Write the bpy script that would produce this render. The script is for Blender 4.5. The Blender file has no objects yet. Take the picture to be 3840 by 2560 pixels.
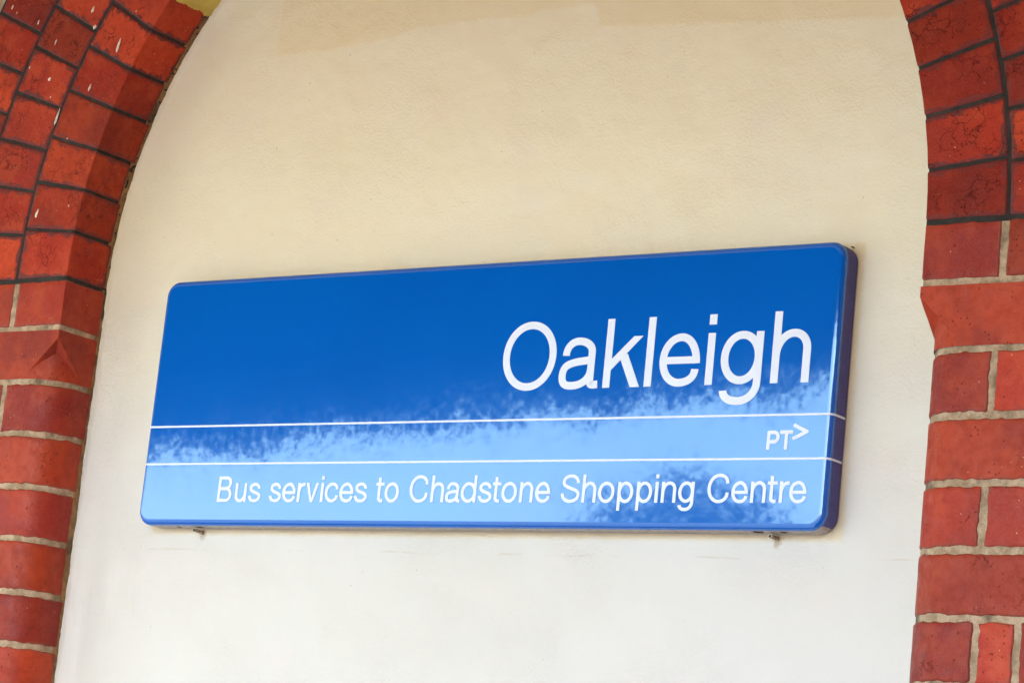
import bpy, math, random
from mathutils import Vector, Matrix, noise

random.seed(7)
SC = bpy.context.scene
COL = SC.collection
R = math.radians

# ------------------------------------------------------------------ camera
YAW, PITCH, ROLL = -0.6365, 0.1975, 0.1036
fw = Vector((math.sin(YAW) * math.cos(PITCH), math.cos(YAW) * math.cos(PITCH), math.sin(PITCH)))
r0 = Vector((math.cos(YAW), -math.sin(YAW), 0))
u0 = r0.cross(fw)
rt = math.cos(ROLL) * r0 + math.sin(ROLL) * u0
up = -math.sin(ROLL) * r0 + math.cos(ROLL) * u0
cam = bpy.data.cameras.new('camera')
cam.sensor_width = 36.0
cam.lens = 36 * 10202.4 / 3840
cam.clip_start = 0.05
cam.clip_end = 2000
co = bpy.data.objects.new('camera', cam)
co.matrix_world = Matrix(((rt.x, up.x, -fw.x, 3.0399), (rt.y, up.y, -fw.y, -3.2019),
                          (rt.z, up.z, -fw.z, -0.5098), (0, 0, 0, 1)))
COL.objects.link(co)
SC.camera = co

# ------------------------------------------------------------------ sky, sun, exposure
SUN_EL, SUN_AZ = R(46), Vector((0.80, -0.60, 0)).normalized()      # sun stands in front of the building
w = bpy.data.worlds.new('World')
SC.world = w
w.use_nodes = True
nt = w.node_tree
nt.nodes.clear()
sky = nt.nodes.new('ShaderNodeTexSky')
sky.sky_type = 'NISHITA'
sky.sun_disc = False
sky.sun_elevation = SUN_EL
sky.sun_rotation = math.atan2(SUN_AZ.x, SUN_AZ.y)
sky.air_density = 1.0
sky.dust_density = 1.6
sky.ozone_density = 0.2
bg = nt.nodes.new('ShaderNodeBackground')
bg.inputs['Strength'].default_value = 0.15
wo = nt.nodes.new('ShaderNodeOutputWorld')
nt.links.new(sky.outputs[0], bg.inputs[0])
nt.links.new(bg.outputs[0], wo.inputs[0])

sl = bpy.data.lights.new('sun', 'SUN')
sl.energy = 4.0
sl.angle = R(0.5)
sl.color = (1.0, 0.965, 0.92)
so = bpy.data.objects.new('sun', sl)
sd = Vector((SUN_AZ.x * math.cos(SUN_EL), SUN_AZ.y * math.cos(SUN_EL), math.sin(SUN_EL)))
so.rotation_euler = sd.to_track_quat('Z', 'Y').to_euler()
so.location = sd * 30
COL.objects.link(so)

SC.view_settings.view_transform = 'Standard'
SC.view_settings.look = 'None'
SC.view_settings.gamma = 1
SC.view_settings.exposure = 3.05
SC.render.resolution_x, SC.render.resolution_y = 1024, 682

# ------------------------------------------------------------------ node helpers
class G:
    def __init__(s, name):
        s.m = bpy.data.materials.new(name)
        s.m.use_nodes = True
        s.t = s.m.node_tree
        s.b = s.t.nodes['Principled BSDF']
        s._pos = None

    def n(s, typ, **kw):
        nd = s.t.nodes.new(typ)
        for k, v in kw.items():
            setattr(nd, k, v)
        return nd

    def put(s, sock, v):
        if isinstance(v, bpy.types.NodeSocket):
            s.t.links.new(v, sock)
        elif isinstance(v, (tuple, list)) and len(v) == 3 and sock.type == 'RGBA':
            sock.default_value = (*v, 1)
        else:
            sock.default_value = v

    def set(s, **kw):
        for k, v in kw.items():
            s.put(s.b.inputs[k.replace('_', ' ')], v)

    def pos(s):
        if s._pos is None:
            s._pos = s.n('ShaderNodeTexCoord').outputs['Object']
        return s._pos

    def attr(s, name, out='Fac'):
        return s.n('ShaderNodeAttribute', attribute_name=name).outputs[out]

    def math(s, op, a, b=0.0, c=0.0, clamp=False):
        nd = s.n('ShaderNodeMath', operation=op, use_clamp=clamp)
        s.put(nd.inputs[0], a)
        s.put(nd.inputs[1], b)
        if len(nd.inputs) > 2:
            s.put(nd.inputs[2], c)
        return nd.outputs[0]

    def vm(s, op, a, b=(0, 0, 0), scale=1.0):
        nd = s.n('ShaderNodeVectorMath', operation=op)
        s.put(nd.inputs[0], a)
        if op == 'SCALE':
            s.put(nd.inputs['Scale'], scale)
        else:
            s.put(nd.inputs[1], b)
        return nd.outputs[0]

    def noise(s, scale, detail=3.0, rough=0.55, vec=None, out='Fac', dist=0.0):
        nd = s.n('ShaderNodeTexNoise')
        s.put(nd.inputs['Vector'], vec if vec is not None else s.pos())
        nd.inputs['Scale'].default_value = scale
        nd.inputs['Detail'].default_value = detail
        nd.inputs['Roughness'].default_value = rough
        nd.inputs['Distortion'].default_value = dist
        return nd.outputs[out]

    def voro(s, scale, vec=None, feature='DISTANCE_TO_EDGE', out='Distance', rnd=1.0):
        nd = s.n('ShaderNodeTexVoronoi', feature=feature)
        s.put(nd.inputs['Vector'], vec if vec is not None else s.pos())
        nd.inputs['Scale'].default_value = scale
        nd.inputs['Randomness'].default_value = rnd
        return nd.outputs[out]

    def ramp(s, v, a, b, lo=0.0, hi=1.0, smooth=True):
        nd = s.n('ShaderNodeMapRange', interpolation_type='SMOOTHSTEP' if smooth else 'LINEAR')
        s.put(nd.inputs['Value'], v)
        nd.inputs['From Min'].default_value = a
        nd.inputs['From Max'].default_value = b
        nd.inputs['To Min'].default_value = lo
        nd.inputs['To Max'].default_value = hi
        return nd.outputs['Result']

    def mix(s, f, a, b, mode='MIX'):
        nd = s.n('ShaderNodeMix', data_type='RGBA', blend_type=mode)
        s.put(nd.inputs[0], f)
        s.put(nd.inputs[6], a)
        s.put(nd.inputs[7], b)
        return nd.outputs[2]

    def bump(s, h, dist, strength=1.0, prev=None):
        nd = s.n('ShaderNodeBump')
        s.put(nd.inputs['Height'], h)
        nd.inputs['Distance'].default_value = dist
        nd.inputs['Strength'].default_value = strength
        if prev is not None:
            s.put(nd.inputs['Normal'], prev)
        return nd.outputs['Normal']


# ------------------------------------------------------------------ materials
def brick_material(name, arch):
    g = G(name)
    tone = g.n('ShaderNodeSeparateColor')
    g.put(tone.inputs[0], g.attr('tone', 'Color'))
    t1, t2, t3 = tone.outputs[0], tone.outputs[1], tone.outputs[2]
    edge = g.attr('edge')
    # each brick samples its own piece of the noise
    vec = g.vm('ADD', g.pos(), g.vm('SCALE', g.attr('tone', 'Vector'), scale=7.0))
    big = g.noise(14, 4, 0.6, vec)
    mid = g.noise(70, 4, 0.65, vec)
    fine = g.noise(420, 3, 0.6, vec)
    orange, red, plum = (0.45, 0.050, 0.011), (0.31, 0.018, 0.006), (0.215, 0.020, 0.016)
    c = g.mix(g.ramp(t1, 0.2, 0.7), red, orange)
    c = g.mix(g.ramp(t2, 0.62, 0.95, 0, 0.85 if not arch else 0.5), c, plum)
    c = g.mix(g.ramp(big, 0.42, 0.66, 0, 0.75), c, (0.44, 0.060, 0.018))
    c = g.mix(g.ramp(g.noise(9, 3, 0.6, g.vm('ADD', vec, (3, 1, 5))), 0.46, 0.68, 0, 0.75), c, (0.20, 0.017, 0.011))
    c = g.mix(g.ramp(mid, 0.35, 0.7, 0.0, 0.45), c, (0.24, 0.020, 0.009))
    c = g.mix(g.ramp(fine, 0.35, 0.70, 0.0, 0.40), c, (0.43, 0.050, 0.018))
    # faded, scuffed glaze
    sc = g.ramp(g.noise(22, 5, 0.7, g.vm('ADD', vec, (9, 2, 4))), 0.58, 0.74, 0, 0.45 if arch else 0.38)
    c = g.mix(sc, c, (0.36, 0.060, 0.036) if arch else (0.35, 0.065, 0.048))
    soot = g.ramp(g.noise(30, 6, 0.75, g.vm('ADD', vec, (5, 9, 3))), 0.60, 0.70, 0, 0.55)
    c = g.mix(soot, c, (0.105, 0.020, 0.016))
    # hairline cracks
    wv = g.vm('ADD', vec, g.vm('SCALE', g.noise(45, 4, 0.6, vec, 'Color'), scale=0.045))
    crk = g.ramp(g.voro(42, wv), 0.0, 0.030 if arch else 0.022, 1, 0)
    gate = g.ramp(g.noise(16, 2, 0.5, g.vm('ADD', vec, (4, 8, 1))), 0.47 if arch else 0.60, 0.66 if arch else 0.72)
    crk = g.math('MULTIPLY', crk, gate)
    pit = g.ramp(g.voro(130, vec, 'F1'), 0.13, 0.2, 1, 0)
    pit = g.math('MULTIPLY', pit, g.ramp(g.noise(30, 2, 0.5, g.vm('ADD', vec, (1, 7, 7))), 0.5, 0.6))
    dark = g.math('MAXIMUM', crk, pit)
    c = g.mix(g.math('MULTIPLY', dark, 0.72), c, (0.080, 0.014, 0.010))
    # pale grit
    grit = g.ramp(g.voro(95, g.vm('ADD', vec, (2, 2, 2)), 'F1'), 0.07, 0.10, 1, 0)
    grit = g.math('MULTIPLY', grit, g.ramp(g.noise(25, 2, 0.5, g.vm('ADD', vec, (6, 3, 2))), 0.55, 0.62))
    c = g.mix(g.math('MULTIPLY', grit, 0.8), c, (0.62, 0.36, 0.22))
    val = g.n('ShaderNodeCombineColor')
    for k in range(3):
        g.put(val.inputs[k], g.ramp(t3, 0.0, 1.0, 0.72, 1.32, False))
    c = g.mix(1.0, c, val.outputs[0], 'MULTIPLY')
    # mortar wash left round the rim of the face
    wob = g.math('MULTIPLY', g.math('SUBTRACT', g.noise(55, 4, 0.65, vec), 0.5), 0.030 if arch else 0.014)
    e2 = g.math('ADD', edge, wob)
    rim = g.ramp(e2, 0.0048, 0.0072, 1, 0) if arch else g.ramp(e2, 0.0015, 0.004, 1, 0)
    if arch:
        c = g.mix(g.math('MULTIPLY', rim, g.ramp(t3, 0.0, 1.0, 0.55, 0.9)), c, (0.125, 0.034, 0.032))
    else:
        c = g.mix(g.math('MULTIPLY', rim, 0.55), c, (0.25, 0.075, 0.05))
    h = g.math('ADD', g.math('MULTIPLY', mid, 0.5), g.math('MULTIPLY', fine, 0.35))
    h = g.math('SUBTRACT', h, g.math('MULTIPLY', dark, 0.9))
    g.set(Base_Color=c, Roughness=g.ramp(mid, 0.3, 0.7, 0.50 if arch else 0.36, 0.72 if arch else 0.6),
          Normal=g.bump(h, 0.0022 if arch else 0.0011, 0.9))
    g.b.inputs['Specular IOR Level'].default_value = 0.2 if arch else 0.25
    return g.m


def mortar_material(name, ca, cb, cc, bump, rough=0.95):
    g = G(name)
    a = g.noise(60, 5, 0.7)
    b = g.noise(500, 3, 0.7)
    d = g.noise(18, 3, 0.6, g.vm('ADD', g.pos(), (5, 5, 5)))
    c = g.mix(g.ramp(a, 0.35, 0.65), ca, cb)
    c = g.mix(g.ramp(d, 0.5, 0.68, 0, 0.8), c, cc)
    c = g.mix(g.ramp(b, 0.55, 0.75, 0, 0.6), c, tuple(v * 0.35 for v in ca))
    h = g.math('ADD', g.math('MULTIPLY', a, 0.6), g.math('MULTIPLY', b, 0.6))
    g.set(Base_Color=c, Roughness=rough, Normal=g.bump(h, bump, 1.0))
    return g.m


M_ARCH = brick_material('arch_brick', True)
M_PIER = brick_material('pier_brick', False)
M_BLACK = mortar_material('black_pointing', (0.020, 0.018, 0.014), (0.034, 0.030, 0.024), (0.055, 0.045, 0.035), 0.0008)
M_SAND = mortar_material('sand_mortar', (0.58, 0.43, 0.27), (0.34, 0.24, 0.135), (0.13, 0.09, 0.05), 0.0030)
M_TAN = mortar_material('tan_edge_mortar', (0.40, 0.24, 0.095), (0.24, 0.135, 0.055), (0.07, 0.045, 0.025), 0.0022)


def paint_spot_material():
    g = G('dried_paint_spot')
    g.set(Base_Color=g.mix(g.ramp(g.noise(300), 0.4, 0.7), (0.80, 0.72, 0.58), (0.62, 0.50, 0.36)), Roughness=0.6)
    return g.m


M_SPOT = paint_spot_material()


def yellow_material():
    g = G('yellow_soffit_paint')
    c = g.mix(g.ramp(g.noise(25, 4), 0.35, 0.7), (0.68, 0.53, 0.105), (0.58, 0.44, 0.08))
    spk = g.ramp(g.noise(160, 4, 0.7), 0.70, 0.74)
    c = g.mix(spk, c, (0.05, 0.035, 0.015))
    g.set(Base_Color=c, Roughness=0.55, Normal=g.bump(g.noise(200, 4), 0.0006))
    return g.m


def plaster_material():
    g = G('painted_render')
    p = g.pos()
    xyz = g.n('ShaderNodeSeparateXYZ')
    g.put(xyz.inputs[0], p)
    X, Z = xyz.outputs['X'], xyz.outputs['Z']
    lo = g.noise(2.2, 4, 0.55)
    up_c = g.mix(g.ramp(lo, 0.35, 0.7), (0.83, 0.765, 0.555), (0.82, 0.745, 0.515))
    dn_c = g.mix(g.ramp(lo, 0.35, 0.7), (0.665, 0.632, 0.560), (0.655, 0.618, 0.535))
    # light falloff painted into the colour: whiter low on the wall, warmer cream above
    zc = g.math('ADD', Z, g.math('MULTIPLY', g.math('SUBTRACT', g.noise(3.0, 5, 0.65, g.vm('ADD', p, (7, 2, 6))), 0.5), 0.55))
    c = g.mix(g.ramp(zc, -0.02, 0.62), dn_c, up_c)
    # unpainted margin the brush left round the sign
    dx = g.math('SUBTRACT', g.math('ABSOLUTE', g.math('SUBTRACT', X, 0.625)), 0.625)
    dz = g.math('SUBTRACT', g.math('ABSOLUTE', g.math('SUBTRACT', Z, 0.1986)), 0.1986)
    dd = g.math('ADD', g.math('MAXIMUM', dx, dz), g.math('MULTIPLY', g.math('SUBTRACT', g.noise(70, 4, 0.7), 0.5), 0.012))
    c = g.mix(g.ramp(dd, 0.004, 0.013, 0.55, 0.0), c, (0.70, 0.54, 0.27))
    # newer, yellower coat brushed over the top of the panel (its lower edge drawn by a curve)
    fc = g.n('ShaderNodeFloatCurve')
    pts = [(-0.1, 0.95), (0.105, 0.95), (0.112, 0.781), (0.149, 0.783), (0.224, 0.782), (0.303, 0.784), (0.386, 0.791),
           (0.423, 0.801), (0.554, 0.802), (0.645, 0.798), (0.66, 0.805), (0.765, 0.804), (0.776, 0.767),
           (0.852, 0.761), (0.991, 0.749), (1.151, 0.737), (1.4, 0.72)]
    cv = fc.mapping.curves[0]
    while len(cv.points) > 2:
        cv.points.remove(cv.points[1])
    fx = lambda x: (x + 0.1) / 1.5
    fz = lambda z: (z - 0.5) / 0.5
    cv.points[0].location = (fx(pts[0][0]), fz(pts[0][1]))
    cv.points[-1].location = (fx(pts[-1][0]), fz(pts[-1][1]))
    for q in pts[1:-1]:
        cv.points.new(fx(q[0]), fz(q[1]))
    for q in cv.points:
        q.handle_type = 'VECTOR'
    fc.mapping.update()
    xw = g.math('ADD', X, g.math('MULTIPLY', g.math('SUBTRACT', g.noise(60, 4), 0.5), 0.02))
    g.put(fc.inputs['Value'], g.math('MULTIPLY', g.math('ADD', xw, 0.1), 1 / 1.5))
    thr = g.math('ADD', g.math('MULTIPLY', fc.outputs[0], 0.5), 0.5)
    wob = g.math('MULTIPLY', g.math('SUBTRACT', g.noise(120, 5, 0.7), 0.5), 0.018)
    d = g.math('ADD', g.math('SUBTRACT', Z, thr), wob)
    patch = g.ramp(d, -0.003, 0.006)
    side = g.ramp(X, 0.1335, 0.137, 0.35, 1.0)
    patch = g.math('MULTIPLY', patch, side)
    c = g.mix(g.math('MULTIPLY', patch, 0.52), c, (0.775, 0.645, 0.375))
    # faint second, paler repaint band under it and old marks showing through
    mot = g.ramp(g.noise(7, 4, 0.6, g.vm('ADD', p, (3, 3, 3))), 0.54, 0.70, 0, 0.17)
    c = g.mix(mot, c, (0.80, 0.64, 0.58))
    # short horizontal scores and chipped paint in a line below the sign
    zl = g.math('ADD', g.math('ADD', Z, 0.0325), g.math('MULTIPLY', g.math('SUBTRACT', g.noise(9, 3), 0.5), 0.010))
    line = g.ramp(g.math('ABSOLUTE', zl), 0.0006, 0.0018, 1, 0)
    line = g.math('MULTIPLY', line, g.ramp(g.noise(9, 3, 0.6, g.vm('ADD', p, (1, 4, 2))), 0.50, 0.60))
    c = g.mix(g.math('MULTIPLY', line, 0.36), c, (0.50, 0.40, 0.26))
    strv = g.n('ShaderNodeMapping')
    g.put(strv.inputs[0], p)
    strv.inputs['Scale'].default_value = (2.5, 1, 30)
    st = g.ramp(g.noise(9, 4, 0.6, strv.outputs[0]), 0.70, 0.76, 0, 0.16)
    c = g.mix(st, c, (0.60, 0.48, 0.32))
    # rust spots bleeding from the two fixings under the sign
    for bx, bz in ((0.1035, -0.009), (1.1572, -0.010)):
        ddx = g.math('MULTIPLY', g.math('SUBTRACT', X, bx), 1.3)
        ddz = g.math('SUBTRACT', Z, bz)
        rr_ = g.math('SQRT', g.math('ADD', g.math('MULTIPLY', ddx, ddx), g.math('MULTIPLY', ddz, ddz)))
        rr_ = g.math('ADD', rr_, g.math('MULTIPLY', g.math('SUBTRACT', g.noise(140, 4, 0.7), 0.5), 0.012))
        c = g.mix(g.ramp(rr_, 0.003, 0.012, 0.6, 0.0), c, (0.33, 0.19, 0.06))
    # specks of dirt, little pinholes
    spk = g.ramp(g.voro(55, None, 'F1'), 0.035, 0.06, 1, 0)
    spk = g.math('MULTIPLY', spk, g.ramp(g.noise(20, 2, 0.5, g.vm('ADD', p, (8, 1, 1))), 0.55, 0.63))
    c = g.mix(g.math('MULTIPLY', spk, 0.55), c, (0.30, 0.22, 0.12))
    stip = g.noise(230, 4, 0.62)
    roll = g.noise(75, 3, 0.5)
    und = g.noise(9, 2, 0.5)
    h = g.math('ADD', g.math('MULTIPLY', stip, 0.75), g.math('MULTIPLY', roll, 0.35))
    h = g.math('MULTIPLY', h, g.ramp(g.noise(4.5, 4, 0.6, g.vm('ADD', p, (2, 6, 8))), 0.36, 0.66, 0.25, 1.15))
    h = g.math('SUBTRACT', h, g.math('MULTIPLY', spk, 0.8))
    h = g.math('ADD', h, g.math('MULTIPLY', patch, 0.12))
    nrm = g.bump(und, 0.010, 0.9)
    nrm = g.bump(h, 0.0019, 1.0, nrm)
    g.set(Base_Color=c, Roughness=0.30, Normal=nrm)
    g.b.inputs['Specular IOR Level'].default_value = 0.42
    return g.m


def enamel_material():
    g = G('blue_enamel')
    geo = g.n('ShaderNodeNewGeometry')
    v1 = g.vm('SUBTRACT', g.noise(92, 0, 0.5, None, 'Color'), (0.5, 0.5, 0.5))
    v2 = g.vm('SUBTRACT', g.noise(180, 0, 0.6, None, 'Color'), (0.5, 0.5, 0.5))
    v3 = g.vm('SUBTRACT', g.noise(15, 1, 0.5, None, 'Color'), (0.5, 0.5, 0.5))
    v = g.vm('ADD', g.vm('SCALE', v1, scale=0.0125), g.vm('SCALE', v2, scale=0.0075))
    v = g.vm('ADD', v, g.vm('SCALE', v3, scale=0.013))
    nn = g.vm('NORMALIZE', g.vm('ADD', geo.outputs['Normal'], v))
    c = g.mix(g.ramp(g.noise(3, 3), 0.3, 0.7), (0.000, 0.112, 0.50), (0.000, 0.122, 0.53))
    dust = g.ramp(g.noise(420, 2, 0.6), 0.74, 0.78, 0, 0.30)
    c = g.mix(dust, c, (0.25, 0.35, 0.5))
    g.set(Base_Color=c, Roughness=0.072, Normal=nn)
    g.b.inputs['IOR'].default_value = 1.9
    g.b.inputs['Specular Tint'].default_value = (0.80, 1.0, 0.95, 1)
    return g.m


def edge_material():
    g = G('dusty_blue_edge')
    a = g.noise(260, 4, 0.65)
    c = g.mix(g.ramp(a, 0.35, 0.7), (0.080, 0.082, 0.245), (0.110, 0.108, 0.295))
    c = g.mix(g.ramp(g.noise(35, 4), 0.5, 0.75, 0, 0.35), c, (0.11, 0.10, 0.15))
    g.set(Base_Color=c, Roughness=0.6, Normal=g.bump(a, 0.0008))
    g.b.inputs['Specular IOR Level'].default_value = 0.15
    return g.m


def simple(name, col, rough=0.5, metal=0.0, var=0.12, scale=40, bump=0.0):
    g = G(name)
    n = g.noise(scale, 4)
    c = g.mix(g.ramp(n, 0.3, 0.7), tuple(v * (1 - var) for v in col), tuple(min(1, v * (1 + var)) for v in col))
    g.set(Base_Color=c, Roughness=rough, Metallic=metal)
    if bump:
        g.set(Normal=g.bump(n, bump))
    return g.m


M_YEL = yellow_material()
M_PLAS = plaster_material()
M_ENAM = enamel_material()
M_EDGE = edge_material()
M_WHITE = simple('white_vinyl', (0.75, 0.81, 0.885), 0.35, 0, 0.02, 30)
M_UNDER = simple('worn_underside_bounce', (0.42, 0.37, 0.32), 0.5, 0.0, 0.25, 120)  # wear, plus the wall's beige reflection painted into the underside colour
M_SCREW = simple('rusty_steel', (0.36, 0.28, 0.20), 0.4, 0.7, 0.5, 300)
M_HOLE = simple('dark_hole', (0.03, 0.02, 0.012), 0.9, 0, 0.3, 200)
M_CEIL = simple('cream_ceiling_boards', (0.86, 0.50, 0.05), 0.6, 0, 0.15, 6)
M_FASC = simple('dark_fascia_paint', (0.016, 0.012, 0.010), 1.0, 0, 0.2, 10)
M_FASC.node_tree.nodes['Principled BSDF'].inputs['Specular IOR Level'].default_value = 0.0
M_PAVE = simple('concrete_paving', (0.095, 0.100, 0.108), 0.9, 0, 0.2, 1.5)
M_LEAF = simple('leaves', (0.17, 0.21, 0.16), 0.6, 0, 0.5, 2)
M_BARK = simple('bark', (0.12, 0.09, 0.07), 0.9, 0, 0.3, 20)


# ------------------------------------------------------------------ mesh builder
class MB:
    def __init__(s):
        s.v, s.f, s.mi, s.sm, s.tone, s.edge = [], [], [], [], [], []

    def add(s, verts, faces, mi=0, smooth=True, tone=(0.5, 0.5, 0.5), edge=None):
        o = len(s.v)
        s.v += [tuple(q) for q in verts]
        s.f += [tuple(i + o for i in q) for q in faces]
        s.mi += [mi] * len(faces)
        s.sm += [smooth] * len(faces)
        s.tone += [tone] * len(verts)
        s.edge += edge if edge else [0.05] * len(verts)

    def grid(s, fn, us, vs, mi=0, flip=False, smooth=True, tone=(0.5, 0.5, 0.5), edgefn=None):
        nu, nv = len(us), len(vs)
        V = [fn(a, b) for a in us for b in vs]
        E_ = [edgefn(a, b) for a in us for b in vs] if edgefn else None
        F = []
        for i in range(nu - 1):
            for j in range(nv - 1):
                q = (i * nv + j, (i + 1) * nv + j, (i + 1) * nv + j + 1, i * nv + j + 1)
                F.append(q[::-1] if flip else q)
        s.add(V, F, mi, smooth, tone, E_)

    def build(s, name, mats, parent=None, loc=None):
        me = bpy.data.meshes.new(name)
        me.from_pydata(s.v, [], s.f)
        for m in (mats if isinstance(mats, (list, tuple)) else [mats]):
            me.materials.append(m)
        me.polygons.foreach_set('material_index', s.mi)
        me.polygons.foreach_set('use_smooth', s.sm)
        a = me.attributes.new('tone', 'FLOAT_COLOR', 'POINT')
        a.data.foreach_set('color', [x for t in s.tone for x in (*t, 1.0)])
        b = me.attributes.new('edge', 'FLOAT', 'POINT')
        b.data.foreach_set('value', s.edge)
        me.update()
        o = bpy.data.objects.new(name, me)
        COL.objects.link(o)
        if parent:
            o.parent = parent
        return o

    def box(s, x0, x1, y0, y1, z0, z1, mi=0):
        V = [(x, y, z) for x in (x0, x1) for y in (y0, y1) for z in (z0, z1)]
        F = [(0, 1, 3, 2), (4, 6, 7, 5), (0, 4, 5, 1), (2, 3, 7, 6), (0, 2, 6, 4), (1, 5, 7, 3)]
        s.add(V, F, mi, False)


def empty(name, loc=(0, 0, 0)):
    o = bpy.data.objects.new(name, None)
    o.location = loc
    COL.objects.link(o)
    return o


def tag(o, label=None, cat=None, group=None, kind=None):
    if cat and not kind:
        kind = 'thing'
    for k, v in (('label', label), ('category', cat), ('group', group), ('kind', kind)):
        if v:
            o[k] = v
    return o


def lin(a, b, n):
    return [a + (b - a) * i / n for i in range(n + 1)]


# ------------------------------------------------------------------ brick archway
XL, XR, CX, CZ, RAD = -0.1675, 1.4055, 0.619, 0.3985, 0.7865
DEPTH = 0.110
BN = 0.065                                       # bullnose radius of the piers
GROUND = -2.1


def prof_square(sv, off):
    """profile running from the render, along the reveal, round the arris and over the face -> (d, y)"""
    c = 0.0018
    if sv < DEPTH - c:
        return (0 - off, -sv)
    if sv > DEPTH + c:
        return (sv - DEPTH, -DEPTH - off)
    a = (sv - (DEPTH - c)) / (2 * c) * math.pi / 2
    return (c - (c + off) * math.cos(a), -(DEPTH - c) - (c + off) * math.sin(a))


FLAT = DEPTH - BN
ARC = BN * math.pi / 2


def prof_bull(sv, off):
    if sv < FLAT:
        return (-off, -sv)
    if sv < FLAT + ARC:
        a = (sv - FLAT) / BN
        return (BN - (BN + off) * math.cos(a), -FLAT - (BN + off) * math.sin(a))
    return (sv - FLAT - ARC + BN, -DEPTH - off)


def s_bull(d):
    return d - BN + FLAT + ARC


def map_left(d, y, t):
    return Vector((XL - d, y, t))


def map_right(d, y, t):
    return Vector((XR + d, y, t))


def map_arc(d, y, t):
    a = math.radians(t)
    return Vector((CX + (RAD + d) * math.cos(a), y, CZ + (RAD + d) * math.sin(a)))


def knots(a, b, step, scale=1.0):
    """grid lines with a tight rim at both ends"""
    L = (b - a) * scale
    e = [0.0, 0.0013, 0.0035]
    n = max(1, int((L - 0.007) / step))
    m = lin(0.0035, L - 0.0035, n)
    ks = e[:2] + m + [L - 0.0013, L]
    return [a + k / scale for k in ks]


def brick(mb, prof, mp, s0, s1, t0, t1, tscale=1.0, step=0.007, mi=0, flip=False, jit=0.0013, tone=None,
          open0=False, open1=False):
    tone = tone or (random.random(), random.random(), random.random())
    proud = random.uniform(-0.0004, 0.0007)
    seed = Vector((random.uniform(-50, 50), random.uniform(-50, 50), random.uniform(-50, 50)))
    ss, ts = knots(s0, s1, step), knots(t0, t1, step, tscale)
    if prof is prof_square and s0 < DEPTH - 0.01 and s1 > DEPTH + 0.01:      # keep the arris crisp
        ss = [q for q in ss if abs(q - DEPTH) > 0.0034] + [DEPTH + k for k in (-0.0030, -0.0021, -0.0014, -0.0007, 0, 0.0007, 0.0014, 0.0021, 0.0030)]
        ss.sort()
    tilt_s, tilt_t = random.uniform(-0.0008, 0.0008), random.uniform(-0.0012, 0.0012)

    def ed(a, b):
        return min(a - s0, s1 - a, (b - t0) * tscale, (t1 - b) * tscale)

    def fn(a, b):
        d = ed(a, b)
        base = Vector((a, b * tscale, 0))
        off = proud
        da = db = 0.0
        if d < 0.0008:
            off -= 0.0045
        elif d < 0.0025:
            off -= 0.0007
        if d < 0.006:
            nv = noise.noise_vector(base * 90 + seed) * jit + noise.noise_vector(base * 260 + seed) * jit * 0.5
            nv += noise.noise_vector(base * 22 + seed) * jit * 0.7
            da, db = nv.x, nv.y
            off += nv.z * 0.25
        else:
            off += noise.noise(base * 35 + seed) * 0.0004
        fa = (a - s0) / (s1 - s0) - 0.5
        fb = (b - t0) / (t1 - t0) - 0.5
        a2 = a + da + tilt_s * fb
        b2 = b + (db + tilt_t * fa) / tscale
        q = prof(max(a2, 0.0), off)
        return mp(q[0], q[1], b2)

    mb.grid(fn, ss, ts, mi, flip, True, tone, lambda a, b: max(0.0, ed(a, b)))


def mortar(mb, prof, mp, s0, s1, t0, t1, tscale, step, mi, flip, off=-0.0016, amp=0.0006):
    ns = max(2, int((s1 - s0) / step))
    nt_ = max(2, int((t1 - t0) * tscale / step))

    def fn(a, b):
        base = Vector((a, b * tscale, 3.3))
        o = off + noise.noise(base * 120) * amp
        q = prof(a, o)
        return mp(q[0], q[1], b)
    mb.grid(fn, lin(s0, s1, ns), lin(t0, t1, nt_), mi, flip)


arch = empty('brick_archway', (CX, 0, GROUND))
arch.location = (0, 0, 0)
tag(arch, 'red brick archway with rounded piers framing the cream rendered panel', 'archway')

END = 0.0205                                     # bricks stop short of the render; a tan mortar seam shows there
SEND = lambda: END + random.uniform(-0.0035, 0.004)

# --- arch rings
def ring_joints():
    left = [148.15, 153.5, 158.7, 164.05, 169.1, 174.3, 180.0]
    right = [0.0, 5.1, 10.55, 15.7, 20.85]
    r1 = right + lin(20.85, 148.15, 24)[1:-1] + left
    l2 = [151.83, 156.2, 160.9, 165.6, 170.2, 175.0, 180.0]
    q2 = [0.0, 4.7, 9.2, 13.6, 18.1]
    r2 = q2 + lin(18.1, 151.83, 29)[1:-1] + l2
    return r1, r2, lin(0, 180, 43)


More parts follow.
